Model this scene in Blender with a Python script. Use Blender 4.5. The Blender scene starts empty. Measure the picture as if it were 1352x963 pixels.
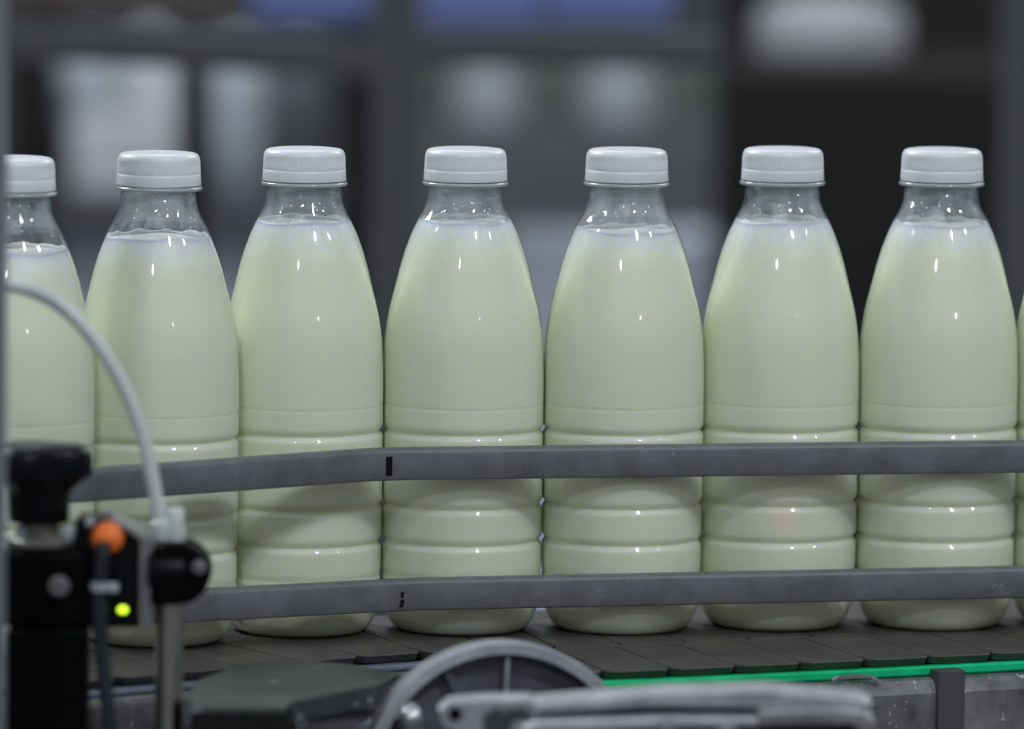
import bpy, bmesh, math, random
from mathutils import Vector, Matrix
random.seed(7)
C = bpy.context.scene.collection
sc = bpy.context.scene
PI = math.pi
R_ = math.radians

# ------------------------------------------------------------------ camera
CH, CP, CR, CF = .489, .1038, .0129, 9110.0        # height, pitch, roll, focal length in px (frame 1352x963)
CPOS = Vector((0, -3.5, CH))
FW = Vector((0, math.cos(CP), -math.sin(CP)))
_up = Vector((0, math.sin(CP), math.cos(CP)))
RT = Vector((1, 0, 0))*math.cos(CR) + _up*math.sin(CR)
UP = _up*math.cos(CR) - Vector((1, 0, 0))*math.sin(CR)
cd = bpy.data.cameras.new('camera')
cam = bpy.data.objects.new('camera', cd)
C.objects.link(cam)
m = Matrix((RT, UP, -FW)).transposed().to_4x4()
m.translation = CPOS
cam.matrix_world = m
cd.sensor_width = 36
cd.lens = CF/1352*36
cd.clip_end = 60
cd.dof.use_dof = True
cd.dof.focus_distance = 3.40
cd.dof.aperture_fstop = 4.4
sc.camera = cam

# ------------------------------------------------------------------ world, lamps, exposure
w = bpy.data.worlds.new('world')
sc.world = w
w.use_nodes = True
w.node_tree.nodes['Background'].inputs[0].default_value = (.87, .93, 1.0, 1)
w.node_tree.nodes['Background'].inputs[1].default_value = .20
sc.view_settings.view_transform = 'Standard'
sc.view_settings.look = 'None'
sc.view_settings.gamma = 1
sc.view_settings.exposure = -.22
sc.cycles.diffuse_bounces = 14
sc.cycles.max_bounces = 24
sc.cycles.transparent_max_bounces = 24


def lamp(name, az, el, dist, size, power, col=(.89, .95, 1.02), target=(0, -.08, .12), soft=None):
    a, e = R_(az), R_(el)
    d = Vector((math.sin(a)*math.cos(e), -math.cos(a)*math.cos(e), math.sin(e)))
    l = bpy.data.lights.new(name, 'AREA')
    l.shape = 'ELLIPSE'
    l.size = size
    l.size_y = size*(2.0 if size < .3 else 1.0)
    l.energy = power
    l.color = col
    o = bpy.data.objects.new(name, l)
    C.objects.link(o)
    o.location = Vector(target) + d*dist
    o.rotation_euler = (-d).to_track_quat('-Z', 'Y').to_euler()
    return o


lamp('hall_lamp', 28, 41, 4.2, .20, 52)
lamp('hall_lamp', -9, 28, 5.6, .20, 38)
lamp('hall_lamp', 64, 36, 4.4, .16, 15)
lamp('hall_lamp', -76, 36, 4.4, .10, 11)
lamp('hall_lamp', 25, 17, 7.0, .12, 10)
lamp('added_fill_light', -10, 68, 3.0, 2.0, 14)  # unseen soft fill added to even out the bottle fronts
lamp('added_fill_light', -128, 38, 3.0, 1.0, 64)  # unseen light added behind left to brighten the bottle creases
lamp('added_fill_light', 140, 35, 3.0, 1.0, 25)  # its added counterpart behind right, also for the creases
lz = bpy.data.lights.new('sensor_beam', 'SPOT')          # red beam of a bottle counter, a dot on the sixth bottle
lz.energy = 4; lz.color = (1, .05, .02); lz.spot_size = R_(.22); lz.spot_blend = 1; lz.shadow_soft_size = .002
lzo = bpy.data.objects.new('sensor_beam', lz); C.objects.link(lzo)
lzo.location = (.25, -1.4, .245)
lzo.rotation_euler = (Vector((.1365, -.0907, .0600))-lzo.location).to_track_quat('-Z', 'Y').to_euler()
lamp('rear_fill_light', -150, 75, 3.2, 1.2, 16, target=(0, 3.2, -.2))  # unseen area light placed to light the far background
lamp('rear_fill_light', 15, 50, 2.4, .8, 22, target=(0, 3.0, -.3))  # unseen light added in front of the far objects to brighten them


# ------------------------------------------------------------------ materials
def mat(name, col, rough=.5, metal=0.0, spec=.5, noise=None, bump=None, coat=0, emit=None, sss=None, speck=None):
    """noise=(scale, amount) colour variation; bump=(scale, strength); speck=(scale, threshold, colour)"""
    mt = bpy.data.materials.new(name)
    mt.use_nodes = True
    nt = mt.node_tree
    b = nt.nodes['Principled BSDF']
    b.inputs['Base Color'].default_value = (*col, 1)
    b.inputs['Roughness'].default_value = rough
    b.inputs['Metallic'].default_value = metal
    b.inputs['Specular IOR Level'].default_value = spec
    b.inputs['Coat Weight'].default_value = coat
    b.inputs['Coat Roughness'].default_value = .06
    tc = nt.nodes.new('ShaderNodeTexCoord')
    src = None
    if noise:
        n = nt.nodes.new('ShaderNodeTexNoise')
        n.inputs['Scale'].default_value = noise[0]
        n.inputs['Detail'].default_value = 6
        n.inputs['Roughness'].default_value = .62
        nt.links.new(tc.outputs['Object'], n.inputs['Vector'])
        mx = nt.nodes.new('ShaderNodeMix')
        mx.data_type = 'RGBA'
        a = noise[1]
        mx.inputs['A'].default_value = (*[c*(1-a) for c in col], 1)
        mx.inputs['B'].default_value = (*[min(1, c*(1+a)) for c in col], 1)
        cr = nt.nodes.new('ShaderNodeMapRange')
        cr.inputs['From Min'].default_value = .32
        cr.inputs['From Max'].default_value = .68
        nt.links.new(n.outputs['Fac'], cr.inputs['Value'])
        nt.links.new(cr.outputs[0], mx.inputs['Factor'])
        nt.links.new(mx.outputs['Result'], b.inputs['Base Color'])
        src = mx.outputs['Result']
        mr = nt.nodes.new('ShaderNodeMapRange')
        mr.inputs['To Min'].default_value = max(.02, rough-.12)
        mr.inputs['To Max'].default_value = min(1, rough+.12)
        nt.links.new(n.outputs['Fac'], mr.inputs['Value'])
        nt.links.new(mr.outputs[0], b.inputs['Roughness'])
    if speck:
        n2 = nt.nodes.new('ShaderNodeTexNoise')
        n2.inputs['Scale'].default_value = speck[0]
        n2.inputs['Detail'].default_value = 3
        nt.links.new(tc.outputs['Object'], n2.inputs['Vector'])
        r2 = nt.nodes.new('ShaderNodeMapRange')
        r2.inputs['From Min'].default_value = speck[1]
        r2.inputs['From Max'].default_value = speck[1]+.04
        nt.links.new(n2.outputs['Fac'], r2.inputs['Value'])
        m2 = nt.nodes.new('ShaderNodeMix')
        m2.data_type = 'RGBA'
        m2.inputs['B'].default_value = (*speck[2], 1)
        if src:
            nt.links.new(src, m2.inputs['A'])
        else:
            m2.inputs['A'].default_value = (*col, 1)
        nt.links.new(r2.outputs[0], m2.inputs['Factor'])
        nt.links.new(m2.outputs['Result'], b.inputs['Base Color'])
    if bump:
        n3 = nt.nodes.new('ShaderNodeTexNoise')
        n3.inputs['Scale'].default_value = bump[0]
        n3.inputs['Detail'].default_value = 5
        nt.links.new(tc.outputs['Object'], n3.inputs['Vector'])
        bp = nt.nodes.new('ShaderNodeBump')
        bp.inputs['Strength'].default_value = bump[1]
        bp.inputs['Distance'].default_value = .0006
        nt.links.new(n3.outputs['Fac'], bp.inputs['Height'])
        nt.links.new(bp.outputs[0], b.inputs['Normal'])
    if emit:
        b.inputs['Emission Color'].default_value = (*emit[0], 1)
        b.inputs['Emission Strength'].default_value = emit[1]
    if sss:
        b.inputs['Subsurface Weight'].default_value = sss[0]
        b.inputs['Subsurface Radius'].default_value = sss[1]
        b.inputs['Subsurface Scale'].default_value = sss[2]
    return mt


def milk_mat(top):
    """milk whose upper centimetres are paler froth, with bubbles against the wall"""
    mt = mat('milk', (.89, .90, .73), .42, sss=(.75, (1.0, .95, .25), .009))
    nt = mt.node_tree
    b = nt.nodes['Principled BSDF']
    tc = nt.nodes.new('ShaderNodeTexCoord')
    sp = nt.nodes.new('ShaderNodeSeparateXYZ')
    nt.links.new(tc.outputs['Object'], sp.inputs[0])
    n = nt.nodes.new('ShaderNodeTexNoise')
    n.inputs['Scale'].default_value = 130
    n.inputs['Detail'].default_value = 4
    nt.links.new(tc.outputs['Object'], n.inputs['Vector'])
    ad = nt.nodes.new('ShaderNodeMath')
    ad.operation = 'MULTIPLY_ADD'
    ad.inputs[1].default_value = .012
    nt.links.new(n.outputs['Fac'], ad.inputs[0])
    nt.links.new(sp.outputs['Z'], ad.inputs[2])
    mr = nt.nodes.new('ShaderNodeMapRange')
    mr.interpolation_type = 'SMOOTHSTEP'
    mr.inputs['From Min'].default_value = top-.014
    mr.inputs['From Max'].default_value = top+.006
    nt.links.new(ad.outputs[0], mr.inputs['Value'])
    vo = nt.nodes.new('ShaderNodeTexVoronoi')
    vo.inputs['Scale'].default_value = 330
    nt.links.new(tc.outputs['Object'], vo.inputs['Vector'])
    v2 = nt.nodes.new('ShaderNodeMapRange')
    v2.inputs['From Min'].default_value = .05
    v2.inputs['From Max'].default_value = .5
    v2.inputs['To Min'].default_value = .80
    v2.inputs['To Max'].default_value = 1.0
    nt.links.new(vo.outputs['Distance'], v2.inputs['Value'])
    mv = nt.nodes.new('ShaderNodeMath')
    mv.operation = 'MULTIPLY'
    nt.links.new(mr.outputs[0], mv.inputs[0])
    nt.links.new(v2.outputs[0], mv.inputs[1])
    mx = nt.nodes.new('ShaderNodeMix')
    mx.data_type = 'RGBA'
    mx.inputs['A'].default_value = (.89, .90, .73, 1)
    mx.inputs['B'].default_value = (.92, .935, .88, 1)
    nt.links.new(mv.outputs[0], mx.inputs['Factor'])
    nt.links.new(mx.outputs['Result'], b.inputs['Base Color'])
    return mt


def clear_mat(name='clear_plastic', film=.22, ior=1.45):
    """thin clear bottle wall: clear, with the sheen of plastic and a milky film left on the inside"""
    mt = bpy.data.materials.new(name)
    mt.use_nodes = True
    nt = mt.node_tree
    nt.nodes.clear()
    out = nt.nodes.new('ShaderNodeOutputMaterial')
    tr = nt.nodes.new('ShaderNodeBsdfTransparent')
    tr.inputs[0].default_value = (.97, .98, .98, 1)
    gl = nt.nodes.new('ShaderNodeBsdfGlossy')
    gl.inputs['Roughness'].default_value = .02
    fr = nt.nodes.new('ShaderNodeFresnel')
    ge = nt.nodes.new('ShaderNodeNewGeometry')       # thin wall: same reflectance from both sides
    mi = nt.nodes.new('ShaderNodeMapRange')
    mi.inputs['To Min'].default_value = ior
    mi.inputs['To Max'].default_value = 1/ior
    nt.links.new(ge.outputs['Backfacing'], mi.inputs['Value'])
    nt.links.new(mi.outputs[0], fr.inputs['IOR'])
    m1 = nt.nodes.new('ShaderNodeMixShader')
    df = nt.nodes.new('ShaderNodeBsdfDiffuse')
    df.inputs[0].default_value = (.80, .86, .92, 1)
    m2 = nt.nodes.new('ShaderNodeMixShader')
    tc = nt.nodes.new('ShaderNodeTexCoord')
    sp = nt.nodes.new('ShaderNodeSeparateXYZ')
    nt.links.new(tc.outputs['Object'], sp.inputs[0])
    mp = nt.nodes.new('ShaderNodeMapping')
    mp.inputs['Scale'].default_value = (90, 90, 28)
    nt.links.new(tc.outputs['Object'], mp.inputs[0])
    n = nt.nodes.new('ShaderNodeTexNoise')
    n.inputs['Scale'].default_value = 1.0
    n.inputs['Detail'].default_value = 5
    n.inputs['Distortion'].default_value = .8
    nt.links.new(mp.outputs[0], n.inputs['Vector'])
    r1 = nt.nodes.new('ShaderNodeMapRange')
    r1.inputs['From Min'].default_value = .40
    r1.inputs['From Max'].default_value = .66
    r1.inputs['To Min'].default_value = film*.45
    r1.inputs['To Max'].default_value = film*1.9
    nt.links.new(n.outputs['Fac'], r1.inputs['Value'])
    r2 = nt.nodes.new('ShaderNodeMapRange')
    r2.inputs['From Min'].default_value = .190
    r2.inputs['From Max'].default_value = .198
    nt.links.new(sp.outputs['Z'], r2.inputs['Value'])
    mu = nt.nodes.new('ShaderNodeMath')
    mu.operation = 'MULTIPLY'
    nt.links.new(r1.outputs[0], mu.inputs[0])
    nt.links.new(r2.outputs[0], mu.inputs[1])
    nt.links.new(mu.outputs[0], m2.inputs[0])
    nt.links.new(tr.outputs[0], m2.inputs[1])
    nt.links.new(df.outputs[0], m2.inputs[2])
    nt.links.new(fr.outputs[0], m1.inputs[0])
    nt.links.new(m2.outputs[0], m1.inputs[1])
    nt.links.new(gl.outputs[0], m1.inputs[2])
    nt.links.new(m1.outputs[0], out.inputs[0])
    return mt


M = dict(
    cap=mat('white_cap_plastic', (.82, .84, .87), .33, sss=(.25, (1, 1, 1), .003)),
    clear=clear_mat(film=.12),
    ring=mat('clear_plastic_ring', (.40, .44, .43), .15, spec=.8),
    bubble=clear_mat('bubble_film', .1, 1.5),
    neck=clear_mat('clear_neck_plastic', .09, 2.0),
    foam=mat('milk_foam', (.80, .83, .78), .4, sss=(.4, (1, 1, .9), .004), bump=(900, .5)),
    drop=mat('water_drop', (.9, .93, .96), .04, spec=1.0),
    rail=mat('grey_worn_rail_plastic', (.145, .148, .158), .46, noise=(60, .22), bump=(420, .25), speck=(210, .70, (.22, .23, .25))),
    ink=mat('black_ink', (.006, .006, .009), .7, spec=.1),
    belt=mat('dark_belt_plastic', (.075, .070, .066), .42, noise=(45, .3), bump=(300, .35), speck=(330, .71, (.2, .2, .2))),
    beltedge=mat('belt_side_plastic', (.03, .03, .03), .5),
    green=mat('green_wear_strip', (.0, .55, .22), .4, noise=(60, .2), speck=(160, .70, (.12, .10, .05))),
    pale=mat('pale_wear_strip', (.16, .18, .24), .45, noise=(60, .2)),
    steel=mat('stained_stainless_steel', (.29, .29, .295), .42, .7, noise=(34, .45), bump=(160, .3), speck=(260, .66, (.62, .62, .63))),
    steel2=mat('smooth_stainless_steel', (.55, .56, .58), .30, .9, noise=(20, .15)),
    rod=mat('polished_steel_rod', (.50, .49, .45), .22, 1.0),
    alu=mat('dull_aluminium', (.44, .44, .48), .42, .5, noise=(50, .25), bump=(120, .3)),
    darkalu=mat('dark_cast_metal', (.11, .112, .13), .45, .4, noise=(40, .25)),
    cover=mat('dark_grey_painted_sheet', (.055, .062, .062), .36, .2, noise=(26, .45), speck=(150, .68, (.42, .42, .44))),
    black=mat('black_plastic', (.002, .0025, .003), .55, spec=.05),
    sheen=mat('black_glossy_plastic', (.003, .0035, .005), .32, spec=.2),
    orange=mat('orange_plastic', (.93, .20, .03), .45, sss=(.2, (1, .4, .1), .003)),
    cable=mat('dark_blue_cable', (.014, .017, .028), .5),
    tie=mat('pale_nylon', (.36, .38, .41), .4),
    nylon=mat('milky_tube_plastic', (.62, .66, .64), .35, sss=(.4, (1, 1, .9), .004)),
    led=mat('lit_led', (.6, .9, .05), .3, emit=((.62, .95, .02), 2.2)),
    bracket=mat('grey_zinc_bracket', (.22, .22, .22), .42, .5, noise=(60, .15)),
    stud=mat('pale_zinc_nut', (.27, .27, .24), .35, .5),
    post=mat('grey_post_paint', (.17, .18, .21), .5),
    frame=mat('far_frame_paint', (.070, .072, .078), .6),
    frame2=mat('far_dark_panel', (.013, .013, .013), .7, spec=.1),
    grey=mat('far_grey_panel', (.080, .083, .09), .6),
    green2=mat('far_green_grey_panel', (.085, .10, .088), .6),
    bluew=mat('far_blue_white_film', (.36, .38, .42), .5),
    lid=mat('far_grey_lid', (.27, .27, .275), .5),
    drum=mat('far_drum', (.31, .32, .34), .5),
    white=mat('far_white_plastic', (.50, .50, .52), .5),
    blue=mat('far_blue_plastic', (.085, .115, .27), .5),
    lav=mat('far_pale_cover', (.58, .60, .70), .5),
    concrete=mat('grey_floor', (.10, .10, .105), .45, noise=(3, .2)),
    wall=mat('dark_wall_paint', (.075, .078, .085), .8, noise=(2, .1)),
    brown=mat('far_brown_panel', (.07, .05, .045), .6),
)


# ------------------------------------------------------------------ helpers
def ray(x, y):
    return FW + RT*((x-676)/CF) - UP*((y-481.5)/CF)


def at_z(x, y, z):
    d = ray(x, y)
    return CPOS + d*((z-CH)/d.z)


def at_Y(x, y, Y):
    d = ray(x, y)
    return CPOS + d*((Y+3.5)/d.y)


def link_mesh(name, me, m_, parent=None, smooth=False, angle=None):
    o = bpy.data.objects.new(name, me)
    C.objects.link(o)
    if parent is not None:
        o.parent = parent
    if m_ is not None and not me.materials:
        me.materials.append(m_)
    if smooth:
        for p in me.polygons:
            p.use_smooth = True
        if angle:
            try:
                me.set_sharp_from_angle(angle=R_(angle))
            except Exception:
                pass
    return o


def from_bm(name, bm, m_, parent=None, smooth=False, angle=35):
    me = bpy.data.meshes.new(name)
    bm.normal_update()
    bm.to_mesh(me)
    bm.free()
    return link_mesh(name, me, m_, parent, smooth, angle)


def empty(name, loc=(0, 0, 0), rz=0.0):
    o = bpy.data.objects.new(name, None)
    C.objects.link(o)
    o.location = loc
    o.rotation_euler = (0, 0, rz)
    o.empty_display_size = .02
    return o


def tag(o, label=None, cat=None, group=None, kind=None):
    if label: o['label'] = label
    if cat: o['category'] = cat
    if group: o['group'] = group
    if kind: o['kind'] = kind
    return o


def lathe(bm, prof, seg=64, c=(0, 0, 0), axis='Z', ripple=None, cap0=True, cap1=True):
    """prof: list of (r, z). ripple(i, r, a) -> r"""
    rings = []
    for i, (r, z) in enumerate(prof):
        ring = []
        for k in range(seg):
            a = 2*PI*k/seg
            rr = ripple(i, r, a) if ripple else r
            p = (rr*math.cos(a), rr*math.sin(a), z)
            if axis == 'X': p = (p[2], p[0], p[1])
            if axis == 'Y': p = (p[0], p[2], p[1])
            ring.append(bm.verts.new((p[0]+c[0], p[1]+c[1], p[2]+c[2])))
        rings.append(ring)
    for a, b in zip(rings, rings[1:]):
        for k in range(seg):
            bm.faces.new((a[k], a[(k+1) % seg], b[(k+1) % seg], b[k]))
    if cap0: bm.faces.new(list(reversed(rings[0])))
    if cap1: bm.faces.new(rings[-1])
    if axis == 'Y': bmesh.ops.recalc_face_normals(bm, faces=bm.faces)
    return rings


def box(bm, c, s, rz=0.0, bev=0.0, seg=2):
    mt = Matrix.Translation(c) @ Matrix.Rotation(rz, 4, 'Z') @ Matrix.Diagonal((*s, 1))
    g = bmesh.ops.create_cube(bm, size=1, matrix=mt)
    if bev:
        es = list({e for v in g['verts'] for e in v.link_edges})
        bmesh.ops.bevel(bm, geom=es, offset=bev, segments=seg, profile=.5, affect='EDGES')


def box_part(name, c, s, m_, parent=None, rz=0.0, bev=0.002):
    bm = bmesh.new()
    box(bm, (0, 0, 0), s, 0, bev)
    o = from_bm(name, bm, m_, parent)
    o.location = c
    o.rotation_euler = (0, 0, rz)
    return o


def sweep(bm, pts, sec, up=Vector((0, 0, 1)), closed_sec=True, caps=True):
    """sweep the 2-D section (u across, v up) along pts"""
    pts = [Vector(p) for p in pts]
    rings = []
    for i, p in enumerate(pts):
        a = pts[max(0, i-1)]
        b = pts[min(len(pts)-1, i+1)]
        t = (b-a).normalized()
        s = t.cross(up).normalized()
        u = s.cross(t).normalized()
        rings.append([bm.verts.new(p + s*q[0] + u*q[1]) for q in sec])
    n = len(sec)
    for a, b in zip(rings, rings[1:]):
        for k in range(n):
            bm.faces.new((a[k], a[(k+1) % n], b[(k+1) % n], b[k]))
    if caps:
        bm.faces.new(rings[0])
        bm.faces.new(list(reversed(rings[-1])))
    bmesh.ops.recalc_face_normals(bm, faces=bm.faces)


def circ(r, n=12):
    return [(r*math.cos(2*PI*k/n), r*math.sin(2*PI*k/n)) for k in range(n)]


def spline(pts, n=6):
    pts = [Vector(p) for p in pts]
    out = []
    P = [pts[0]*2-pts[1]] + pts + [pts[-1]*2-pts[-2]]
    for i in range(1, len(P)-2):
        for k in range(n):
            t = k/n
            a, b, c, d = P[i-1], P[i], P[i+1], P[i+2]
            out.append(.5*((2*b) + (c-a)*t + (2*a-5*b+4*c-d)*t*t + (3*b-a-3*c+d)*t**3))
    out.append(pts[-1])
    return out


def tube(name, pts, r, m_, parent=None, n=14, sub=6):
    bm = bmesh.new()
    sweep(bm, spline(pts, sub) if sub else pts, circ(r, n), up=Vector((0, 1, .013)))
    return from_bm(name, bm, m_, parent, True, 60)


def prism(bm, outline, y0, y1, bev=0.0):
    """outline in x,z; extruded along y"""
    f = [bm.verts.new((x, y0, z)) for x, z in outline]
    b = [bm.verts.new((x, y1, z)) for x, z in outline]
    n = len(f)
    fs = [bm.faces.new(f), bm.faces.new(list(reversed(b)))]
    for k in range(n):
        bm.faces.new((f[k], b[k], b[(k+1) % n], f[(k+1) % n]))
    bmesh.ops.recalc_face_normals(bm, faces=bm.faces)
    if bev:
        es = list({e for q in fs for e in q.edges})
        bmesh.ops.bevel(bm, geom=es, offset=bev, segments=2, profile=.5, affect='EDGES')


def plan(bm, outline, z0, z1, bev=0.0):
    """outline in x,y; extruded along z"""
    f = [bm.verts.new((x, y, z0)) for x, y in outline]
    b = [bm.verts.new((x, y, z1)) for x, y in outline]
    n = len(f)
    top = bm.faces.new(b)
    bm.faces.new(list(reversed(f)))
    for k in range(n):
        bm.faces.new((f[k], f[(k+1) % n], b[(k+1) % n], b[k]))
    bmesh.ops.recalc_face_normals(bm, faces=bm.faces)
    if bev:
        bmesh.ops.bevel(bm, geom=list(top.edges), offset=bev, segments=2, profile=.5, affect='EDGES')


def bolt(name, p, r, m_, parent, length=.008, hexa=True):
    """screw head facing the camera side (-Y)"""
    bm = bmesh.new()
    lathe(bm, [(r*1.25, 0), (r*1.25, -.0012), (r*.98, -.0014)], 24, axis='Y')
    lathe(bm, [(r, -.0012), (r, -.0045), (r*.85, -.0056), (r*.45, -.0056), (r*.42, -.0035), (.0001, -.0035)], 6 if hexa else 24, axis='Y')
    o = from_bm(name, bm, m_, parent, True, 30)
    o.location = p
    return o


# ------------------------------------------------------------------ large structure: floor, wall, conveyor
FZ = -1.0
fl = box_part('floor', (0, 3.0, FZ-.05), (16, 15, .1), M['concrete'], bev=0); tag(fl, kind='structure')
wb = box_part('wall_back', (0, 9.5, 1.0), (16, .2, 4.0), M['wall'], bev=0); tag(wb, kind='structure')

# line of the seam between the two belts (front edge of the rear belt), left to right
seam = [Vector((-.62, -.60)), Vector((-.40, -.425)), Vector((-.30, -.345)), Vector((-.1999, -.273)), Vector((-.1542, -.2412)),
        Vector((-.0491, -.1684)), Vector((.0405, -.1373)), Vector((.15, -.0935)), Vector((.2604, -.046)),
        Vector((.36, .0)), Vector((.56, .09))]


def dense(path, step):
    pts = [Vector((*p, 0)) for p in path]
    sp_ = spline(pts, 14)
    L = [0]
    for a, b in zip(sp_, sp_[1:]): L.append(L[-1]+(b-a).length)
    out, k, s = [], 0, 0.0
    while s <= L[-1]:
        while k < len(L)-2 and L[k+1] < s: k += 1
        t = (s-L[k])/(L[k+1]-L[k])
        p = sp_[k].lerp(sp_[k+1], t)
        d = (sp_[k+1]-sp_[k]).normalized()
        out.append((p, d))
        s += step
    return out


def belt(root, path, pitch, off0, off1, zt=0.0, th=.0045):
    """links across a path; off0/off1 = distances to the left side of the travel direction (towards the rear)"""
    st = dense(path, pitch)
    for (p, d), (q, e) in zip(st, st[1:]):
        g = .0005
        n0 = Vector((-d.y, d.x, 0)); n1 = Vector((-e.y, e.x, 0))
        a = p + d*g; b = q - e*g
        # front edge is a lug with chamfered shoulders: the notches between lugs show along the belt's edge
        F0 = a + n0*(off0+.0035); F1 = b + n1*(off0+.0035)
        lug0 = a + (b-a)*.13 + n0*off0; lug1 = b - (b-a)*.07 + n1*off0
        out = [F0, lug0, lug1, F1, b+n1*off1, a+n0*off1]
        mid = (a+b)/2
        bm = bmesh.new()
        plan(bm, [((v-mid).x, (v-mid).y) for v in out], -th, 0, .0006)
        ins = (n0+n1)*.5
        for v in bm.verts:
            if v.co.z < -th*.5 and (Vector((v.co.x, v.co.y, 0))+mid-a).dot(ins) < off0+.02:
                v.co.x += ins.x*.0035; v.co.y += ins.y*.0035
        o = from_bm('belt_link', bm, M['belt'], root)
        o.location = (mid.x, mid.y, zt)


conv = empty('conveyor', (0, -.1, FZ)); conv_children = []
tag(conv, 'plate-link conveyor with dark belts and stained steel side frame under the milk bottles', 'conveyor')


def rebase(root):
    bpy.context.view_layer.update()
    inv = root.matrix_world.inverted()
    for o in list(C.objects):
        if o.parent == root and not o.get('_r'):
            o.matrix_parent_inverse = inv
    return root


belt(conv, seam, .0345, 0, .125)
frontpath = [p for p in seam]
# front belt: starts behind the hand wheel, its rear edge along the seam
sd = dense(seam, .0345)
fr_path = []
for p, d in sd:
    if p.x > -.035:
        n = Vector((-d.y, d.x, 0))
        fr_path.append((p - n*.0815).to_2d())
belt(conv, fr_path, .0345, 0, .0805)


def strip(name, path, off, sec, m_, z, x0, x1):
    pts = []
    for p, d in dense(path, .012):
        n = Vector((-d.y, d.x, 0))
        q = p + n*off
        if x0 <= q.x <= x1: pts.append(Vector((q.x, q.y, z)))
    bm = bmesh.new()
    sweep(bm, pts, sec)
    return from_bm(name, bm, m_, conv, False)


# section u: + is to the right of travel = towards the camera
def rect(u0, u1, v0, v1, b=.001):
    return [(u0+b, v0), (u1-b, v0), (u1, v0+b), (u1, v1-b), (u1-b, v1), (u0+b, v1), (u0, v1-b), (u0, v0+b)]


strip('wear_strip', fr_path, 0, rect(-.006, .0012, -.0095, -.0048), M['green'], 0, -.02, .6)['label'] = 'bright green wear strip under the belt edge'
strip('wear_strip', seam, 0, rect(-.004, .0045, -.0082, -.0050), M['pale'], 0, -.6, .0)['label'] = 'pale bluish wear strip under the belt edge'
sec_f = [(-.008, -.0098), (.0015, -.0098), (.005, -.0108), (.0075, -.0135), (.0085, -.017), (.0085, -.075), (.0055, -.075), (.0055, -.02), (-.008, -.0145)]
strip('side_plate', fr_path, 0, sec_f, M['steel'], 0, .005, .6)
sec_l = [(-.006, -.0085), (.0062, -.0085), (.0075, -.0095), (.008, -.012), (.008, -.085), (.005, -.085), (.005, -.014), (-.006, -.012)]
strip('side_plate', seam, 0, sec_l, M['steel'], 0, -.62, .03)
strip('bed_plate', seam, 0, rect(-.124, -.004, -.030, -.0052), M['frame2'], 0, -.62, .60)
strip('bed_plate', fr_path, 0, rect(-.078, -.008, -.030, -.0052), M['frame2'], 0, -.0, .60)
strip('rear_side_plate', seam, 0, rect(-.1345, -.1265, -.085, -.002), M['steel2'], 0, -.62, .60)
# legs of the conveyor
for x, y in ((-.45, -.33), (.30, .09)):
    box_part('leg', (x, y, (FZ-.029)/2-.001), (.05, .05, -FZ-.029), M['steel2'], conv)
# small sprung clip and dark strip mimicking a reflection on the right-hand side plate
bm = bmesh.new()
def on_plate(px, py, off=.0):
    x = (px-676)/CF*3.34
    return at_Y(px, py, -.2249 + .4525*(x-.0469) - .0105 - off)


pts = [on_plate(1098, 899), on_plate(1105, 895), on_plate(1130, 893), on_plate(1150, 894), on_plate(1162, 901, .001)]
sweep(bm, pts, rect(-.0008, .0014, -.0009, .0009, .0002))
from_bm('clip', bm, M['steel2'], conv)
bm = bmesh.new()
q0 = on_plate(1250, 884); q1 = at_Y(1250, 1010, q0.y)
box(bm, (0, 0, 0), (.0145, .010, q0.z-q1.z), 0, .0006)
o = from_bm('dark_reflection_strip', bm, M['frame'], conv); o.location = ((q0.x+q1.x)/2, q0.y-.0002, (q0.z+q1.z)/2); o.rotation_euler = (0, 0, math.atan(.4525))
rebase(conv)

# ------------------------------------------------------------------ milk bottles
BODY = [(.0290, .0), (.0320, .0006), (.0345, .0026), (.0367, .0062), (.0386, .0120), (.0396, .020), (.0399, .0266), (.0397, .0282), (.0394, .0290),
        (.0397, .0298), (.0400, .0316), (.0401, .0425), (.0398, .0437), (.0388, .0450), (.0386, .0455), (.0388, .0461), (.0399, .0474), (.0402, .0492), (.0402, .0605),
        (.0400, .0618), (.0390, .0632), (.0388, .0637), (.0390, .0643), (.0401, .0656), (.04035, .0674), (.04035, .0975), (.0401, .0988),
        (.0390, .1002), (.0388, .1007), (.0390, .1013), (.0402, .1026), (.0404, .1044), (.0404, .1128), (.0402, .1134), (.0402, .1138), (.0404, .1144), (.0404, .124),
        (.0402, .1326), (.0395, .1456), (.0387, .152), (.0376, .1585), (.0364, .1640), (.0341, .1730), (.0321, .1815), (.0296, .1900), (.0264, .1985), (.0237, .2045), (.0211, .2090),
        (.0198, .2118), (.0190, .2145), (.0187, .2175), (.0185, .2210), (.0186, .2220)]


def supported(prof):
    out = [prof[0]]
    for (r0, z0), (r1, z1) in zip(prof, prof[1:]):
        L_ = math.hypot(r1-r0, z1-z0)
        if L_ > .0045 and z0 < .13:
            for t in (.0009/L_, .0022/L_, 1-.0022/L_, 1-.0009/L_):
                out.append((r0+(r1-r0)*t, z0+(z1-z0)*t))
        out.append((r1, z1))
    return out


BODY = supported(BODY)


def bprofile(z):
    for (r0, z0), (r1, z1) in zip(BODY, BODY[1:]):
        if z0 <= z <= z1:
            return r0 + (r1-r0)*(z-z0)/(z1-z0)
    return BODY[-1][0]


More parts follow.
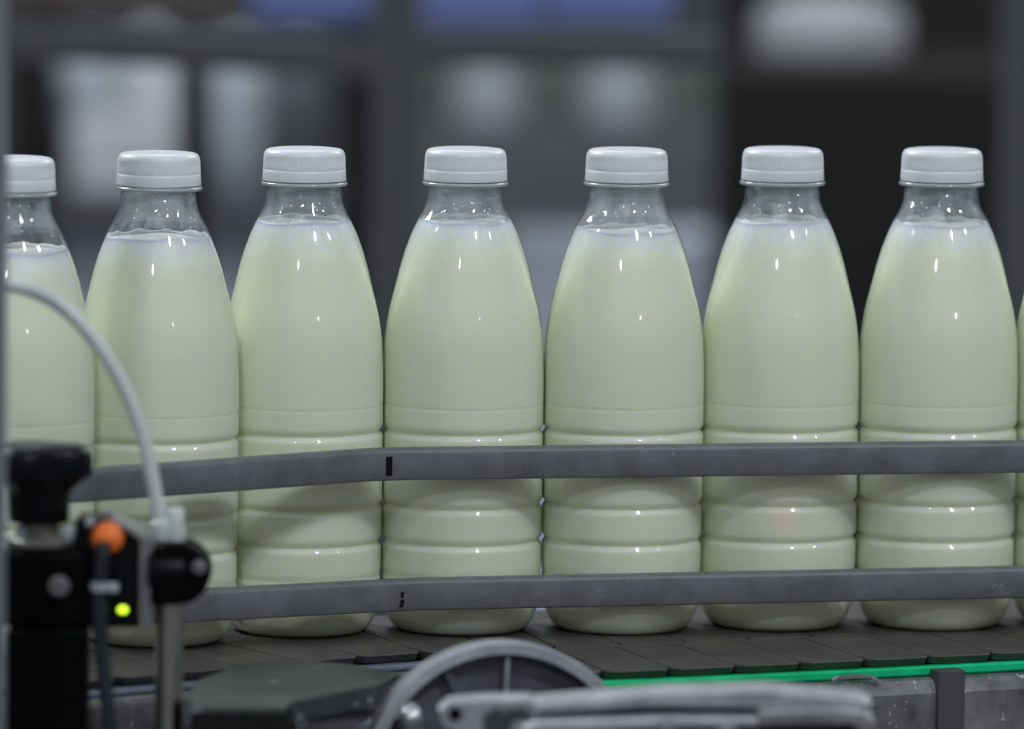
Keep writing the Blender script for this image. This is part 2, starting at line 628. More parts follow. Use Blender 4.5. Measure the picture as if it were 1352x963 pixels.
# shared meshes
bm = bmesh.new()
lathe(bm, BODY, 96, cap0=True, cap1=False)
me_shell = bpy.data.meshes.new('bottle_body'); bm.to_mesh(me_shell); bm.free(); me_shell.materials.append(M['clear'])
bm = bmesh.new()   # inner wall of the empty neck, with the thread rings that show through
lathe(bm, [(bprofile(.205)-.0009, .205), (bprofile(.2095)-.0010, .2095), (.0176, .2140), (.0170, .2155), (.0176, .2168), (.0178, .2180), (.0171, .2192), (.0176, .2206), (.0170, .2220), (.0172, .2235)],
      72, cap0=False, cap1=False, ripple=lambda i, r, a: r + .0005*math.sin(3*a+i*1.3))
me_neck = bpy.data.meshes.new('inner_neck'); bm.to_mesh(me_neck); bm.free(); me_neck.materials.append(M['neck'])
bm = bmesh.new()
lathe(bm, [(.0185, .2220), (.0211, .2222), (.0215, .2227), (.0215, .2236), (.0211, .2241), (.0180, .2242)], 72, cap0=False, cap1=False)
me_ring = bpy.data.meshes.new('neck_ring'); bm.to_mesh(me_ring); bm.free(); me_ring.materials.append(M['ring'])
NR = 120
bm = bmesh.new()
rip = lambda i, r, a: r - (.00036 if (1 <= i <= 3) and int(round(a/(2*PI)*NR*2)) % 2 else 0)
lathe(bm, [(.0203, .2303), (.0205, .2305), (.0204, .2330), (.0202, .2368), (.0199, .2382), (.0191, .2396), (.0178, .24025), (.016, .2405), (.008, .24055)], NR*2, cap0=False, ripple=rip)
me_cap = bpy.data.meshes.new('cap'); bm.to_mesh(me_cap); bm.free(); me_cap.materials.append(M['cap'])
bm = bmesh.new()
lathe(bm, [(.0188, .2248), (.0207, .2248), (.0208, .2252), (.0206, .2290), (.02052, .2301), (.0203, .2303), (.0190, .2303)], 96, cap0=False, cap1=False)
me_band = bpy.data.meshes.new('tamper_band'); bm.to_mesh(me_band); bm.free(); me_band.materials.append(M['cap'])
for me in (me_shell, me_neck, me_ring, me_cap, me_band):
    for p in me.polygons: p.use_smooth = True
me_cap.set_sharp_from_angle(angle=R_(50)); me_band.set_sharp_from_angle(angle=R_(50)); me_ring.set_sharp_from_angle(angle=R_(60))


def ico(r, sub=1):
    b = bmesh.new()
    bmesh.ops.create_icosphere(b, subdivisions=sub, radius=r)
    me = bpy.data.meshes.new('bubble'); b.to_mesh(me); b.free()
    for p in me.polygons: p.use_smooth = True
    return me


me_bub = ico(1, 2); me_bub.materials.append(M['bubble'])
me_drop = ico(1, 2); me_drop.materials.append(M['drop'])


def milk_bottle(x, y, level, rz, label, bubbles, drops, rnd, tilt=0.0):
    root = empty('milk_bottle', (x, y, 0.0), rz)
    tag(root, label, 'bottle', 'filled milk bottles in line on the conveyor')
    # milk: fills the bottle just inside its wall
    prof = [(max(.001, r-.0002), max(z, .0003)) for r, z in BODY if z < level-.003]
    rl = bprofile(level)-.0002
    prof += [(bprofile(level-.0015)-.0002, level-.0015), (rl, level), (rl*.97, level-.0009), (rl*.7, level-.0012), (rl*.3, level-.0010)]
    bm = bmesh.new()
    lathe(bm, prof, 96)
    ph = rnd.uniform(0, 6)
    for v in bm.verts:
        if v.co.z > level-.004:
            a = math.atan2(v.co.y, v.co.x)
            v.co.z += .0005*math.sin(2*a+ph) + .0003*math.sin(5*a+2*ph)
            rr_ = math.hypot(v.co.x, v.co.y)
            lim = bprofile(v.co.z) - .0004
            if rr_ > lim:
                v.co.x *= lim/rr_; v.co.y *= lim/rr_
    from_bm('milk', bm, milk_mat(level), root, True, 70)
    # froth ring clinging to the wall
    bm = bmesh.new()
    pts = []
    h0 = level-.0005
    fprof = [(-.0007, -.0018), (-.0007, .0008), (-.0014, .0013), (-.0026, .0010), (-.0034, .0), (-.003, -.0018)]
    seg = 96
    rings = []
    for k in range(seg):
        a = 2*PI*k/seg
        hh = 1 + .45*math.sin(3*a+ph)*math.sin(a*2+1) + .35*math.sin(11*a+ph*3) + rnd.uniform(-.25, .25)
        ring = []
        for dr, dz in fprof:
            z = h0 + dz*(hh if dz > 0 else 1)
            r = bprofile(z) + dr
            ring.append(bm.verts.new((r*math.cos(a), r*math.sin(a), z)))
        rings.append(ring)
    nn = len(fprof)
    for k in range(seg):
        A, B = rings[k], rings[(k+1) % seg]
        for j in range(nn):
            bm.faces.new((A[j], B[j], B[(j+1) % nn], A[(j+1) % nn]))
    bmesh.ops.recalc_face_normals(bm, faces=bm.faces)
    foam = from_bm('foam', bm, M['foam'], root, True, 80)
    for k in range(bubbles):
        o = bpy.data.objects.new('bubble', me_bub)
        C.objects.link(o); o.parent = root
        a = -PI/2 - rz + rnd.gauss(0, .55)
        s = rnd.choice([.0005, .0007, .0009, .0013])
        z = level + .0012 + rnd.uniform(-.0006, .0010)
        r = bprofile(z) - .0016 - s*.6 - abs(rnd.gauss(0, .002))
        o.location = (r*math.cos(a), r*math.sin(a), z)
        o.scale = (s, s, s)
    for nme, me in (('bottle_body', me_shell), ('inner_neck', me_neck), ('neck_ring', me_ring)):
        o = bpy.data.objects.new(nme, me); C.objects.link(o); o.parent = root
    cap = bpy.data.objects.new('cap', me_cap); C.objects.link(cap); cap.parent = root
    cap['label'] = 'white ribbed screw cap'
    tb = bpy.data.objects.new('tamper_band', me_band); C.objects.link(tb); tb.parent = cap
    for (dx, dy, s) in drops:
        d = bpy.data.objects.new('water_drop', me_drop); C.objects.link(d); d.parent = cap
        d.location = (dx, dy, .2405); d.scale = (s, s, s*.55)
    # droplets in the empty shoulder
    for k in range(rnd.randint(5, 9)):
        d = bpy.data.objects.new('droplet', me_drop); C.objects.link(d); d.parent = root
        a = -PI/2 - rz + rnd.uniform(-1.1, 1.1); z = rnd.uniform(level+.004, .214)
        s = rnd.uniform(.0003, .0006)
        r = bprofile(z) - .0008
        d.location = (r*math.cos(a), r*math.sin(a), z); d.scale = (s, s, s*1.2)
    return root


bottles = [
    (-.3060, -.2230, .1985, 'milk bottle hidden at the far left behind the grey post', 0, []),
    (-.2425, -.1780, .1960, 'leftmost milk bottle, cut by the grey post and crossed by the white tube', 3, []),
    (-.1746, -.1346, .1995, 'second milk bottle from the left, behind the orange-plug sensor, with a flat milk line', 4, [(.001, -.001, .0007), (-.004, .003, .0005)]),
    (-.1047, -.0940, .2048, 'third milk bottle from the left, large bubbles on its milk', 14, [(-.002, .003, .0008)]),
    (-.0243, -.0802, .2050, 'fourth milk bottle from the left, thick foam, right of the black tick mark', 5, [(.007, .004, .0007), (.0095, -.012, .0006)]),
    (.0560, -.0701, .2005, 'fifth milk bottle from the left, with a low milk line', 3, [(-.009, .006, .0006)]),
    (.1339, -.0507, .2042, 'sixth milk bottle from the left, with a small red glint low on its front', 7, [(.001, .004, .0007), (.012, .002, .0005)]),
    (.2141, -.0417, .2035, 'seventh milk bottle, rightmost one seen whole, with a long bright streak in its neck', 2, [(-.003, .002, .0006)]),
    (.2930, -.0270, .2030, 'milk bottle cut off by the right edge, only a sliver seen', 0, []),
    (.3720, -.0050, .2030, None, 0, []),
]
# the bottles touch: keep each one's bearing from its neighbour and close the gaps to one diameter
pos = {4: Vector(bottles[4][:2])}
for i in (5, 6, 7, 8):
    pos[i] = pos[i-1] + (Vector(bottles[i][:2])-Vector(bottles[i-1][:2])).normalized()*.08086
for i in (3, 2, 1):
    pos[i] = pos[i+1] + (Vector(bottles[i][:2])-Vector(bottles[i+1][:2])).normalized()*.08086
for i, (x, y, lev, lab, nb, dr) in enumerate(bottles[1:9]):
    x, y = pos[i+1]
    milk_bottle(x, y, lev, i*1.7, lab, nb, dr, random.Random(i+3))

# ------------------------------------------------------------------ guide rails
def rail(pts, height, th, label, marks):
    # front top edge line, rounded at the bend
    first, bend, last = pts[0], pts[1], pts[2]
    d0 = (first-bend).normalized(); d1 = (last-bend).normalized()
    path = [first, bend + d0*.012]
    for k in range(1, 8):
        t = k/8
        path.append((bend+d0*.012)*(1-t)**2 + bend*2*t*(1-t) + (bend+d1*.012)*t**2)
    path.append(bend + d1*.012); path.append(last)
    # subdivide for slight unevenness of the worn edges
    fine = []
    for a, b in zip(path, path[1:]):
        n = max(1, int((b-a).length/.01))
        for k in range(n): fine.append(a.lerp(b, k/n))
    fine.append(path[-1])
    root = empty('guide_rail', (bend.x, bend.y, bend.z-height))
    tag(root, label, 'rail', 'guide rails along the bottles')
    bm = bmesh.new()
    b1, b2 = .0028, .0018
    sec = [(0, -height+b2), (-b2*.3, -height+b2*.3), (-b2, -height), (-th+.001, -height), (-th, -height+.001), (-th, -b1), (-th+b1*.6, 0), (-b1, 0), (-b1*.45, -b1*.18), (-b1*.12, -b1*.5), (0, -b1)]
    sweep(bm, fine, sec)
    rnd = random.Random(5)
    o = from_bm('rail_bar', bm, M['rail'], root, True, 40)
    for (px, py0, py1, wpx) in marks:
        a = at_z(px, (py0+py1)/2, 0)
        # mark lies on the rail's front face: find the point of the path nearest this pixel column
        best = min(fine, key=lambda q: abs(((q-CPOS).dot(RT))/((q-CPOS).dot(FW))*CF+676-px))
        j = fine.index(best)
        t = (fine[min(j+1, len(fine)-1)]-fine[max(j-1, 0)]).normalized()
        nrm = Vector((t.y, -t.x, 0)).normalized()
        Y = best.y
        top = at_Y(px, py0, Y); bot = at_Y(px, py1, Y)
        hgt = top.z-bot.z
        bm = bmesh.new()
        box(bm, (0, 0, 0), (wpx/2640, .0003, hgt), 0)
        mk = from_bm('ink_mark', bm, M['ink'], root)
        mk.location = Vector((top.x, best.y, (top.z+bot.z)/2)) + nrm*.0007
        mk.rotation_euler = (0, 0, math.atan2(t.y, t.x))
        mk['label'] = 'black ink tick mark'
    rebase(root)
    return root


rail([at_z(92, 621.5, .0972), at_Y(507, 592.5, -.1412), at_Y(1480, 581.5, -.0752)], .0160, .0078,
     'upper grey guide rail across the middle of the bottles, with a long black tick mark', [(513.5, 603, 628, 8)])
rail([at_z(205, 782.5, .0325), at_Y(548, 765, -.1372), at_Y(1480, 746.5, -.0772)], .0158, .0078,
     'lower grey guide rail just above the belt, with a short broken black mark', [(530.5, 792, 797.5, 5), (530.5, 782, 789, 3.5), (529.5, 798.5, 801, 6)])

# ------------------------------------------------------------------ foreground left: clamp, sensor, rod, tube
YA = -.37                     # depth of this assembly
PM = CF/(3.5+YA)              # px per metre there


def Q(x, y, dY=0.0):
    return at_Y(x, y, YA+dY)


# star knob on a clamp post
cp = Q(52, 963)
base = empty('clamp_post', (cp.x, cp.y, FZ))
tag(base, 'black clamp post with lobed knob standing at the left edge in front of the bottles', 'clamp')
k0 = Q(52, 640)
bm = bmesh.new()
L = PM


def lobe(i, r, a):
    f = [0, 0, 0, .1, .55, 1, 1, 1, .95, .8, .5, .2][i]
    return r*(1 + f*.62*max(0, math.cos(1.5*a) if abs(a) < PI/3 else math.cos(1.5*(a-2*PI*round(a/(2*PI/3))/3)))**1.5)


lathe(bm, [(38/L, -50/L), (40/L, -46/L), (41/L, -20/L), (41/L, -6/L), (42/L, 4/L), (43/L, 12/L), (44/L, 22/L), (44/L, 40/L), (42/L, 49/L), (36/L, 54/L), (24/L, 56/L), (8/L, 57/L)], 96, ripple=lobe)
o = from_bm('knob', bm, M['sheen'], base, True, 60); o.location = k0; o['label'] = 'glossy black three-lobed knob'
bm = bmesh.new()
lathe(bm, [(22/L, -6/L), (22/L, 34/L)], 32)
lathe(bm, [(47/L, -4/L), (47/L, 2/L), (42/L, 5/L), (23/L, 8/L)], 6)
o = from_bm('nut', bm, M['stud'], base, True, 30); o.location = Q(56, 714)
for px_ in (30, 90):
    bm = bmesh.new(); bmesh.ops.create_uvsphere(bm, u_segments=16, v_segments=10, radius=11/L)
    o = from_bm('spacer', bm, M['tie'], base, True); o.location = Q(px_, 705, -.004); o.scale = (1, .6, 1.15)
pt = Q(63, 772)
bm = bmesh.new(); box(bm, (0, 0, 0), (116/L, .034, 106/L), 0, .004)
o = from_bm('clamp_body', bm, M['black'], base); o.location = pt
bolt('bolt', Q(78, 774, -.017), 11.5/L, M['bracket'], base)
zb = Q(63, 824).z
bm = bmesh.new(); box(bm, (0, 0, 0), (106/L, .030, zb-FZ), 0, .003)
o = from_bm('post', bm, M['black'], base); o.location = (pt.x+.0005, pt.y, (zb+FZ)/2)
rebase(base)

# photoelectric sensor
sr = empty('photo_sensor', Q(143, 825)); tag(sr, 'black box sensor with orange round plug, dark cable and lit yellow-green lamp', 'sensor')
g = Q(143, 750, .004)
sxo = [(-42, -76), (41, -76), (41, 36), (34, 50), (12, 68), (-8, 71), (-38, 71), (-42, 66)]
bm = bmesh.new(); prism(bm, [(a/L, b/L) for a, b in sxo], -.012, .012, .0015)
o = from_bm('housing', bm, M['sheen'], sr, False); o.location = g
# bracket: angled plate along the right side and over the top
bo = [(43, -74), (62, -74), (63, 38), (58, 46), (8, 74), (3, 69), (43, 43)]
bm = bmesh.new(); prism(bm, [(a/L, b/L) for a, b in bo], -.015, .010, .0008)
o = from_bm('mounting_plate', bm, M['bracket'], sr, False); o.location = g; o['label'] = 'grey metal mounting plate'
# body behind the plate, up to the clamp at the right
bm = bmesh.new(); bmesh.ops.create_uvsphere(bm, u_segments=28, v_segments=18, radius=22/L)
o = from_bm('plug', bm, M['orange'], sr, True); o.location = Q(142, 711, -.012); o['label'] = 'round orange plug'
tube('cable', [Q(137, 716, -.021), Q(136, 735, -.022), Q(133, 760, -.021), Q(131, 800, -.021), Q(134, 850, -.020), Q(140, 910, -.020), Q(147, 985, -.02), Q(152, 1060, -.018)], 9.5/L, M['cable'], sr)
bm = bmesh.new(); lathe(bm, [(10/L, -6/L), (12.5/L, -5/L), (12.5/L, 5/L), (10/L, 6/L)], 20)
o = from_bm('cable_tie', bm, M['tie'], sr, True, 40); o.location = Q(132, 775, -.021)
bm = bmesh.new(); box(bm, (0, 0, 0), (16/L, .006, 13/L), 0, .0012)
o2 = from_bm('tie_head', bm, M['tie'], o, False); o2.location = (17/L, 0, -1/L)
bm = bmesh.new(); bmesh.ops.create_uvsphere(bm, u_segments=16, v_segments=10, radius=6.8/L)
o = from_bm('led', bm, M['led'], sr, True); o.location = Q(162, 805.5, -.0085); o.scale = (1, .6, .8); o['label'] = 'small lit yellow-green indicator lamp'
bolt('screw', Q(119, 690, -.012), 5/L, M['tie'], sr)
rebase(sr)

# rod with clamp head
rr = Q(226, 963)
rd = empty('clamp_rod', (rr.x, rr.y, FZ)); tag(rd, 'steel rod with round-ended black clamp head carrying the sensor', 'rod clamp')
g = Q(224, 800)
bm = bmesh.new(); lathe(bm, [(18.5/L, FZ-g.z), (18.5/L, 8/L)], 40)
o = from_bm('rod', bm, M['rod'], rd, True, 40); o.location = g
hd = Q(238, 754)
out = [(-38, -40), (-38, 30), (-22, 41)] + [(0+41.5*math.sin(t), 41.5*math.cos(t)) for t in [R_(a) for a in range(0, 181, 12)]] + [(-22, -43)]
bm = bmesh.new(); prism(bm, [(a/L, b/L) for a, b in out], -.013, .013, .002)
o = from_bm('clamp_head', bm, M['black'], rd, False); o.location = hd
bm = bmesh.new(); lathe(bm, [(27/L, -22/L), (29/L, -18/L), (29/L, 26/L), (25/L, 30/L)], 32, axis='X')
o = from_bm('clamp_boss', bm, M['sheen'], rd, True, 40); o.location = Q(218, 752, -.005)
bolt('screw', Q(263, 749, -.013), 7.5/L, M['bracket'], rd)
rebase(rd)

# air tube
tu = empty('air_tube', Q(222, 712)); tag(tu, 'milky white plastic tube arching down from the left to a white fitting', 'tube')
tube('hose', [Q(-60, 372), Q(-10, 374), Q(30, 380), Q(70, 397), Q(108, 429), Q(143, 475), Q(170, 525), Q(190, 580), Q(202, 635), Q(210, 680), Q(213, 706)], 9.5/L, M['nylon'], tu, n=20)
bm = bmesh.new(); lathe(bm, [(12/L, -20/L), (12.5/L, -18/L), (12.5/L, 18/L), (11.5/L, 20/L), (5/L, 20/L)], 28)
lathe(bm, [(14/L, -24/L), (14/L, -8/L), (12/L, -6/L)], 28)
o = from_bm('fitting', bm, M['nylon'], tu, True, 40); o.location = Q(231, 692)
bm = bmesh.new(); lathe(bm, [(14/L, -14/L), (15/L, -12/L), (15/L, 10/L), (11/L, 14/L)], 28)
o = from_bm('collar', bm, M['nylon'], tu, True, 40); o.location = Q(214, 700)
rebase(tu)

# grey machine post at the very left
gp = at_Y(-13, 500, -.50)
bm = bmesh.new(); box(bm, (0, 0, 0), (.013, .03, 2.2), 0, .002)
o = from_bm('guard_post', bm, M['post'], None); o.location = (gp.x, gp.y, FZ+1.1)
tag(o, 'slim grey guard post cut off at the left edge, nearest to the viewer', 'post')

# ------------------------------------------------------------------ foreground bottom: cover, wheel, bracket
YB = -.31
PB = CF/(3.5+YB)


def B(x, y, dY=0.0):
    return at_Y(x, y, YB+dY)


# dark folded sheet cover
zt = B(330, 900).z
tp = [(250, 912), (262, 897), (300, 883), (335, 873), (398, 871), (470, 878), (528, 889), (505, 902), (386, 926), (376, 934), (252, 934)]
tw = [at_z(x, y, zt) for x, y in tp]
cv = empty('sheet_cover', (tw[8].x, tw[8].y, FZ)); tag(cv, 'dark grey scuffed sheet metal cover left of the wheel, below the belt', 'cover')
bm = bmesh.new()
plan(bm, [(p.x, p.y) for p in tw], zt-.0025, zt, .001)
from_bm('top_sheet', bm, M['cover'], cv)
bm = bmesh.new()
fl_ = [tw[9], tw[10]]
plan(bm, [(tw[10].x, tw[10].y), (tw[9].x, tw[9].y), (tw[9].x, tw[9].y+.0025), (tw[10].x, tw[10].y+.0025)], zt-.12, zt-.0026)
from_bm('front_sheet', bm, M['frame2'], cv)  # black sheet colour stands in for the unlit front
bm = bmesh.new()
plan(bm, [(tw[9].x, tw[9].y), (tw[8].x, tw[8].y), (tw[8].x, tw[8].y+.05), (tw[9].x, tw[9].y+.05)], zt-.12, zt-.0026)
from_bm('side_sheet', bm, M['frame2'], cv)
bm = bmesh.new()
a_, b_ = tw[8], tw[7]
plan(bm, [(a_.x, a_.y), (b_.x, b_.y), (b_.x, b_.y+.0025), (a_.x, a_.y+.0025)], zt-.010, zt-.0026)
from_bm('lip', bm, M['cover'], cv)
zz = zt-.12
bm = bmesh.new()
box(bm, ((tw[10].x+tw[9].x)/2, tw[9].y+.03, (zz+FZ)/2), (.03, .03, zz-FZ))
from_bm('support', bm, M['cover'], cv)
# shaft behind the lip
bm = bmesh.new()
lathe(bm, [(19/PB, -50/PB), (19/PB, 60/PB)], 32, axis='X')
o = from_bm('shaft', bm, M['alu'], cv, True, 40); o.location = B(455, 955, .01)
rebase(cv)

# spoked hand wheel
wc = B(660, 1034)
RW = 191/PB
wh = empty('hand_wheel', wc, 0); tag(wh, 'round spoked metal wheel in front of the belt, upper half seen', 'wheel')
bm = bmesh.new()
lathe(bm, [(RW-.0058, -.008), (RW-.001, -.008), (RW, -.007), (RW, .008), (RW-.001, .009), (RW-.0045, .009), (RW-.0058, .008), (RW-.0058, -.008)], 96, axis='Y', cap0=False, cap1=False)
rim = from_bm('rim', bm, M['alu'], wh, True, 40)
bm = bmesh.new()
lathe(bm, [(.010, .003), (RW-.0055, .003), (RW-.0055, .006), (.010, .006)], 64, axis='Y', cap0=False, cap1=False)
web = from_bm('web', bm, M['darkalu'], wh, True, 40)
for ang, ww in ((90, .0022), (119, .004), (30, .0022), (-30, .0022), (-90, .0022), (150, .0022), (210, .0022)):
    bm = bmesh.new()
    box(bm, ((RW-.007+.012)/2, -.0005, 0), (RW-.007-.012, .0068, ww), 0, .0005)
    o = from_bm('spoke', bm, M['alu'] if ang != 119 else M['darkalu'], wh)
    o.rotation_euler = (0, -R_(ang-3), 0)
bm = bmesh.new()
lathe(bm, [(.004, -.012), (.012, -.012), (.013, -.011), (.013, .008), (.004, .008)], 40, axis='Y', cap0=False, cap1=False)
from_bm('hub', bm, M['alu'], wh, True, 40)
bm = bmesh.new()
lathe(bm, [(.0045, -.0118), (.0045, .06)], 20, axis='Y')
from_bm('axle', bm, M['steel2'], wh, True, 40)
wh.rotation_euler = (R_(-3), 0, R_(13))

# aluminium bracket in front
YC = -.42
PC = CF/(3.5+YC)


def D(x, y, dY=0.0):
    return at_Y(x, y, YC+dY)


o_ = D(870, 963)
br = empty('aluminium_bracket', (o_.x, o_.y, FZ)); tag(br, 'blurred aluminium bracket of flat bars in the bottom foreground right of the wheel', 'bracket')


def bar(name, px, thick, y0, y1, m_, bev=.0012):
    pts = [D(x, y) for x, y in px]
    c = pts[0]
    bm = bmesh.new()
    prism(bm, [(p.x-c.x, p.z-c.z) for p in pts], y0, y1, bev)
    o = from_bm(name, bm, m_, br); o.location = (c.x, YC, c.z)
    return o


# left lug with chamfered corner and a hole
bar('lug', [(578, 938), (592, 926), (640, 922), (700, 921), (712, 934), (704, 1010), (640, 1010), (620, 975), (585, 962)], 0, .000, .016, M['alu'])
bm = bmesh.new(); lathe(bm, [(9/PC, 0), (9/PC, -.001), (6/PC, -.001)], 20, axis='Y')
o = from_bm('hole_disc', bm, M['black'], br); o.location = D(601, 943, -.0005)  # black disc standing in for the dark of the hole
# inner dark plate of the lug
bar('lug_recess', [(640, 942), (655, 933), (694, 933), (702, 945), (690, 1000), (636, 1000)], 0, -.003, .002, M['cover'])
# main bar: thin plate with wide top face
bar('top_bar', [(704, 926), (868, 913), (1010, 909), (1135, 921), (1150, 926), (1150, 934), (1135, 937), (868, 931), (704, 940)], 0, -.004, .022, M['alu'])
bar('lower_bar', [(690, 955), (705, 947), (868, 942), (1000, 941), (1000, 953), (868, 956), (705, 968), (690, 968)], 0, -.016, .004, M['alu'])
# rounded end bending down
sec_pts = [(1000, 934), (1118, 932), (1138, 935), (1152, 946), (1158, 962), (1158, 1010), (1136, 1010), (1136, 966), (1130, 957), (1118, 952), (1000, 954)]
bar('end_bar', sec_pts, 0, -.010, .012, M['steel'])
bar('back_plate', [(704, 938), (1136, 934), (1136, 1010), (704, 1010)], 0, .006, .010, M['cover'])
bolt('bolt', D(880, 958, -.018), 10/PC, M['steel2'], br)
bolt('bolt', D(960, 962, -.018), 10/PC, M['steel2'], br)
bolt('bolt', D(688, 966, -.006), 12/PC, M['steel2'], br)
bs = D(900, 1005)
box_part('stem', (bs.x, YC+.012, (bs.z+FZ)/2), (.10, .02, bs.z-FZ), M['cover'], br)
rebase(br)
# domed bolt standing before the wheel's left spoke
bt = empty('hex_bolt', at_Y(543, 950, -.345)); tag(bt, 'shiny round-headed bolt before the left part of the wheel', 'bolt')
bm = bmesh.new()
lathe(bm, [(17/PB, .012), (17/PB, 0), (14/PB, -.002), (9/PB, -.0035), (.0002, -.0038)], 32, axis='Y', cap1=False)
lathe(bm, [(10/PB, .045), (10/PB, .012)], 24, axis='Y')
from_bm('bolt_head', bm, M['steel2'], bt, True, 40)

# ------------------------------------------------------------------ far background (out of focus)
def far(name, x0, y0, x1, y1, Y, depth, m_, label, cat, bev=.006, foot=False, parent=None):
    a = at_Y(x0, y0, Y); b = at_Y(x1, y1, Y)
    top, bot = a.z, (FZ if foot else b.z)
    if foot: pass
    o = box_part(name, ((a.x+b.x)/2, Y+depth/2, (top+bot)/2), (abs(b.x-a.x), depth, top-bot), m_, parent, bev=bev)
    if label: tag(o, label, cat)
    return o


# welded frame: posts and a cross beam
Yf = 1.3
fr0 = at_Y(517, 480, Yf)
fr = empty('steel_framework', (fr0.x, Yf, FZ)); tag(fr, 'blurred dark grey welded machine frame with posts and cross beam behind the bottles', 'frame')
for (x0, x1) in ((491, 545), (1333, 1400), (-90, -30)):
    far('post', x0, -200, x1, 900, Yf, .03, M['frame'], None, None, foot=True, parent=fr)
a = at_Y(-60, 45, Yf); b = at_Y(491, 62, Yf)
bm = bmesh.new(); sweep(bm, [(a.x, Yf+.015, a.z-.004), (b.x, Yf+.015, b.z-.010)], rect(-.012, .012, -.012, .012))
from_bm('beam', bm, M['frame'], fr)
a = at_Y(545, 60, Yf); b = at_Y(950, 64, Yf)
bm = bmesh.new(); sweep(bm, [(a.x, Yf+.015, a.z-.003), (b.x, Yf+.015, b.z-.003)], rect(-.012, .012, -.011, .011))
from_bm('beam', bm, M['frame'], fr)
far('mid_post', 236, 60, 268, 900, Yf+.4, .03, M['frame2'], None, None, foot=True, parent=fr)
rebase(fr)

# shelves with film-wrapped goods beyond
def rack(x0, x1, ys, Y, label):
    c = at_Y((x0+x1)/2, 480, Y)
    rk = empty('storage_rack', (c.x, Y, FZ)); tag(rk, label, 'rack')
    for y_ in ys:
        a = at_Y(x0, y_, Y); b = at_Y(x1, y_, Y)
        box_part('shelf', ((a.x+b.x)/2, Y+.15, a.z-.012), (b.x-a.x, .32, .022), M['frame'], rk)
    for x_ in (x0, x1):
        a = at_Y(x_, ys[0]-230, Y)
        for dy in (0.0, .30):
            box_part('upright', (a.x, Y+dy, (a.z+FZ)/2), (.03, .03, a.z-FZ), M['frame2'], rk)
    rebase(rk)
    return rk


rack(32, 470, [258, 468], 2.8, 'left far rack with white canisters behind the two left bottles')
me_can = None


def canister(x0, x1, ytop, ybot, Y, m_, label, group, zb=None):
    global me_can
    a = at_Y(x0, ytop, Y); b = at_Y(x1, ybot, Y)
    wd, hh = b.x-a.x, a.z-b.z
    root = empty('canister', ((a.x+b.x)/2, Y+wd/2, (b.z if zb is None else zb)+.0005)); tag(root, label, 'canister', group)
    bm = bmesh.new()
    lathe(bm, [(wd*.44, 0), (wd*.5, hh*.04), (wd*.5, hh*.66), (wd*.44, hh*.80), (wd*.22, hh*.88), (wd*.20, hh*.90)], 32)
    from_bm('body', bm, m_, root, True, 40)
    bm = bmesh.new()
    lathe(bm, [(wd*.24, hh*.90), (wd*.24, hh*.985), (wd*.21, hh)], 24)
    from_bm('lid', bm, M['white'], root, True, 40)
    return root


G = 'far white canisters on the rack'
zs = at_Y(200, 258, 2.8).z-.001
canister(72, 150, 60, 257, 2.92, M['bluew'], 'far blurred canister on the left rack, directly right of the black gap', G, zb=zs)
canister(152, 238, 48, 257, 2.92, M['white'], 'far blurred white canister on the rack above the second bottle from the left', G, zb=zs)
canister(272, 350, 58, 257, 2.92, M['bluew'], 'far blurred pale canister on the rack, above and left of the third bottle', G, zb=zs)
canister(352, 428, 66, 257, 2.92, M['grey'], 'far blurred greyish canister on the rack, directly above the third bottle', G, zb=zs)


zl = at_Y(200, 468, 2.8).z-.001


def on_shelf(x0, x1, y0, Y, depth, m_, label, cat, name, zs=zs):
    a = at_Y(x0, y0, Y); b = at_Y(x1, y0, Y)
    o = box_part(name, ((a.x+b.x)/2, Y+depth/2, (a.z+zs)/2), (b.x-a.x, depth, a.z-zs), m_, bev=.006)
    tag(o, label, cat)


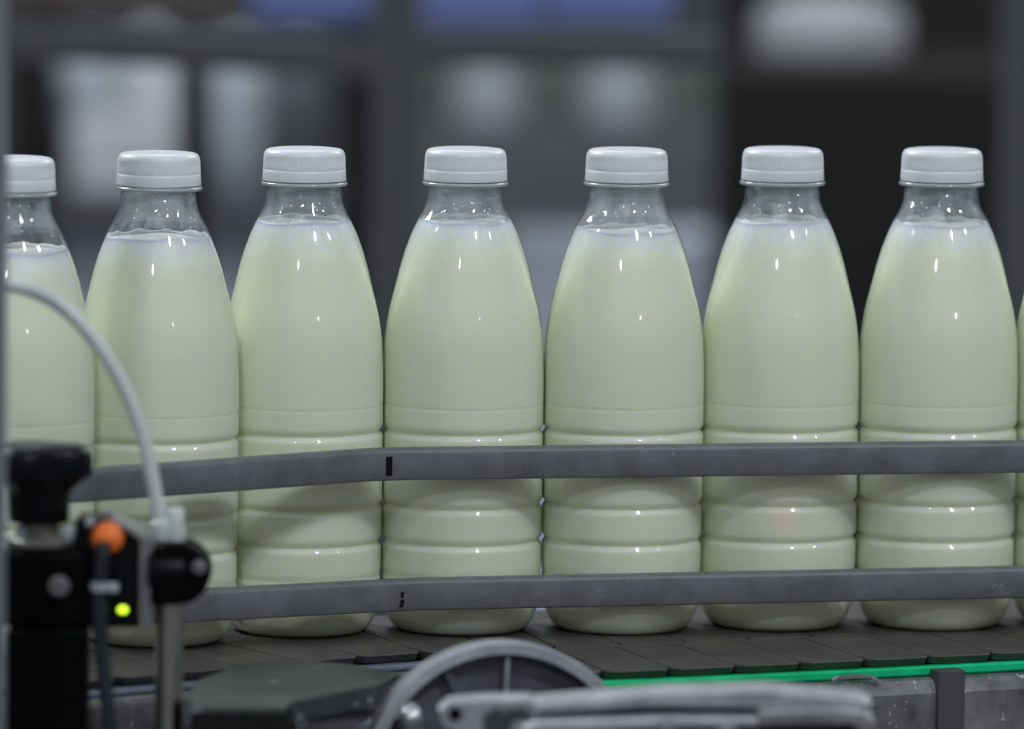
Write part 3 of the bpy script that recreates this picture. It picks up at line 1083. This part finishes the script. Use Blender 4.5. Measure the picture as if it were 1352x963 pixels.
on_shelf(200, 345, 296, 2.85, .24, M['lav'], 'far blurred bluish carton seen between the second and third bottle', 'carton', 'carton', zl)
on_shelf(74, 190, 300, 2.85, .24, M['lav'], 'far blurred bluish carton low on the rack behind the left bottles', 'carton', 'carton', zl)
on_shelf(92, 232, 156, 2.81, .08, M['white'], 'far blurred white carton on the rack, above and left of the second bottle', 'carton', 'carton')
on_shelf(36, 66, 96, 2.82, .2, M['frame2'], 'far blurred dark box filling the black gap at the left end of the rack', 'box', 'dark_gap_box')  # dark box stands in for the black gap beside the canisters
far('backboard', 962, -170, 1322, 100, 2.40, .05, M['frame2'], 'blurred black backboard above the black cabinet, top right', 'panel')
# blue crates higher on
far('blue_crate', 330, -120, 488, 30, 2.2, .25, M['blue'], 'blurred blue crate at the top left of the frame post', 'crate')
far('blue_crate', 556, -120, 715, 36, 2.2, .25, M['blue'], 'blurred blue crate at the top just right of the frame post', 'crate')
far('blue_crate', 722, -120, 890, 33, 2.2, .25, M['blue'], 'blurred blue crate at the top, rightmost of the three', 'crate')
far('brown_panel', -40, -160, 318, 12, 2.2, .1, M['brown'], 'blurred brown panel at the top left corner', 'panel')
# centre: grey-green machine with pale drums
far('machine_cabinet', 548, 168, 948, 900, 3.3, .12, M['grey'], 'blurred grey machine cabinet behind the fourth and fifth bottle', 'cabinet', foot=True)
far('machine_hood', 556, 76, 940, 166, 3.45, .4, M['green2'], 'blurred green-grey machine hood above the grey cabinet', 'machine')
canister(598, 690, 84, 167, 3.32, M['drum'], 'far blurred pale drum on the grey cabinet, above the fourth bottle', G)
canister(768, 868, 84, 167, 3.32, M['drum'], 'far blurred pale drum on the grey cabinet, above the fifth bottle', G)
far('low_cover', 668, 308, 940, 900, 2.4, .10, M['lav'], 'blurred pale lavender machine cover behind the fifth bottle', 'cover', foot=True)
# right: dark cabinet with pale round lid
far('dark_cabinet', 958, 92, 1325, 900, 2.0, .3, M['frame2'], 'blurred black cabinet behind the two right bottles', 'cabinet', foot=True)
lc = at_Y(1085, 60, 2.3)
bm = bmesh.new(); lathe(bm, [(.060, 0), (.063, .004), (.063, .030), (.058, .042), (.03, .05)], 48)
o = from_bm('round_lid', bm, M['lid'], None, True, 40); zc = at_Y(1085, 92, 2.0).z; o.location = (lc.x, 2.15, zc)
tag(o, 'blurred pale round lid on the black cabinet, top right', 'lid')
far('back_partition', -300, -260, 1700, 900, 4.6, .1, M['wall'], 'plain dark partition closing the view behind the far machines', 'partition', foot=True)
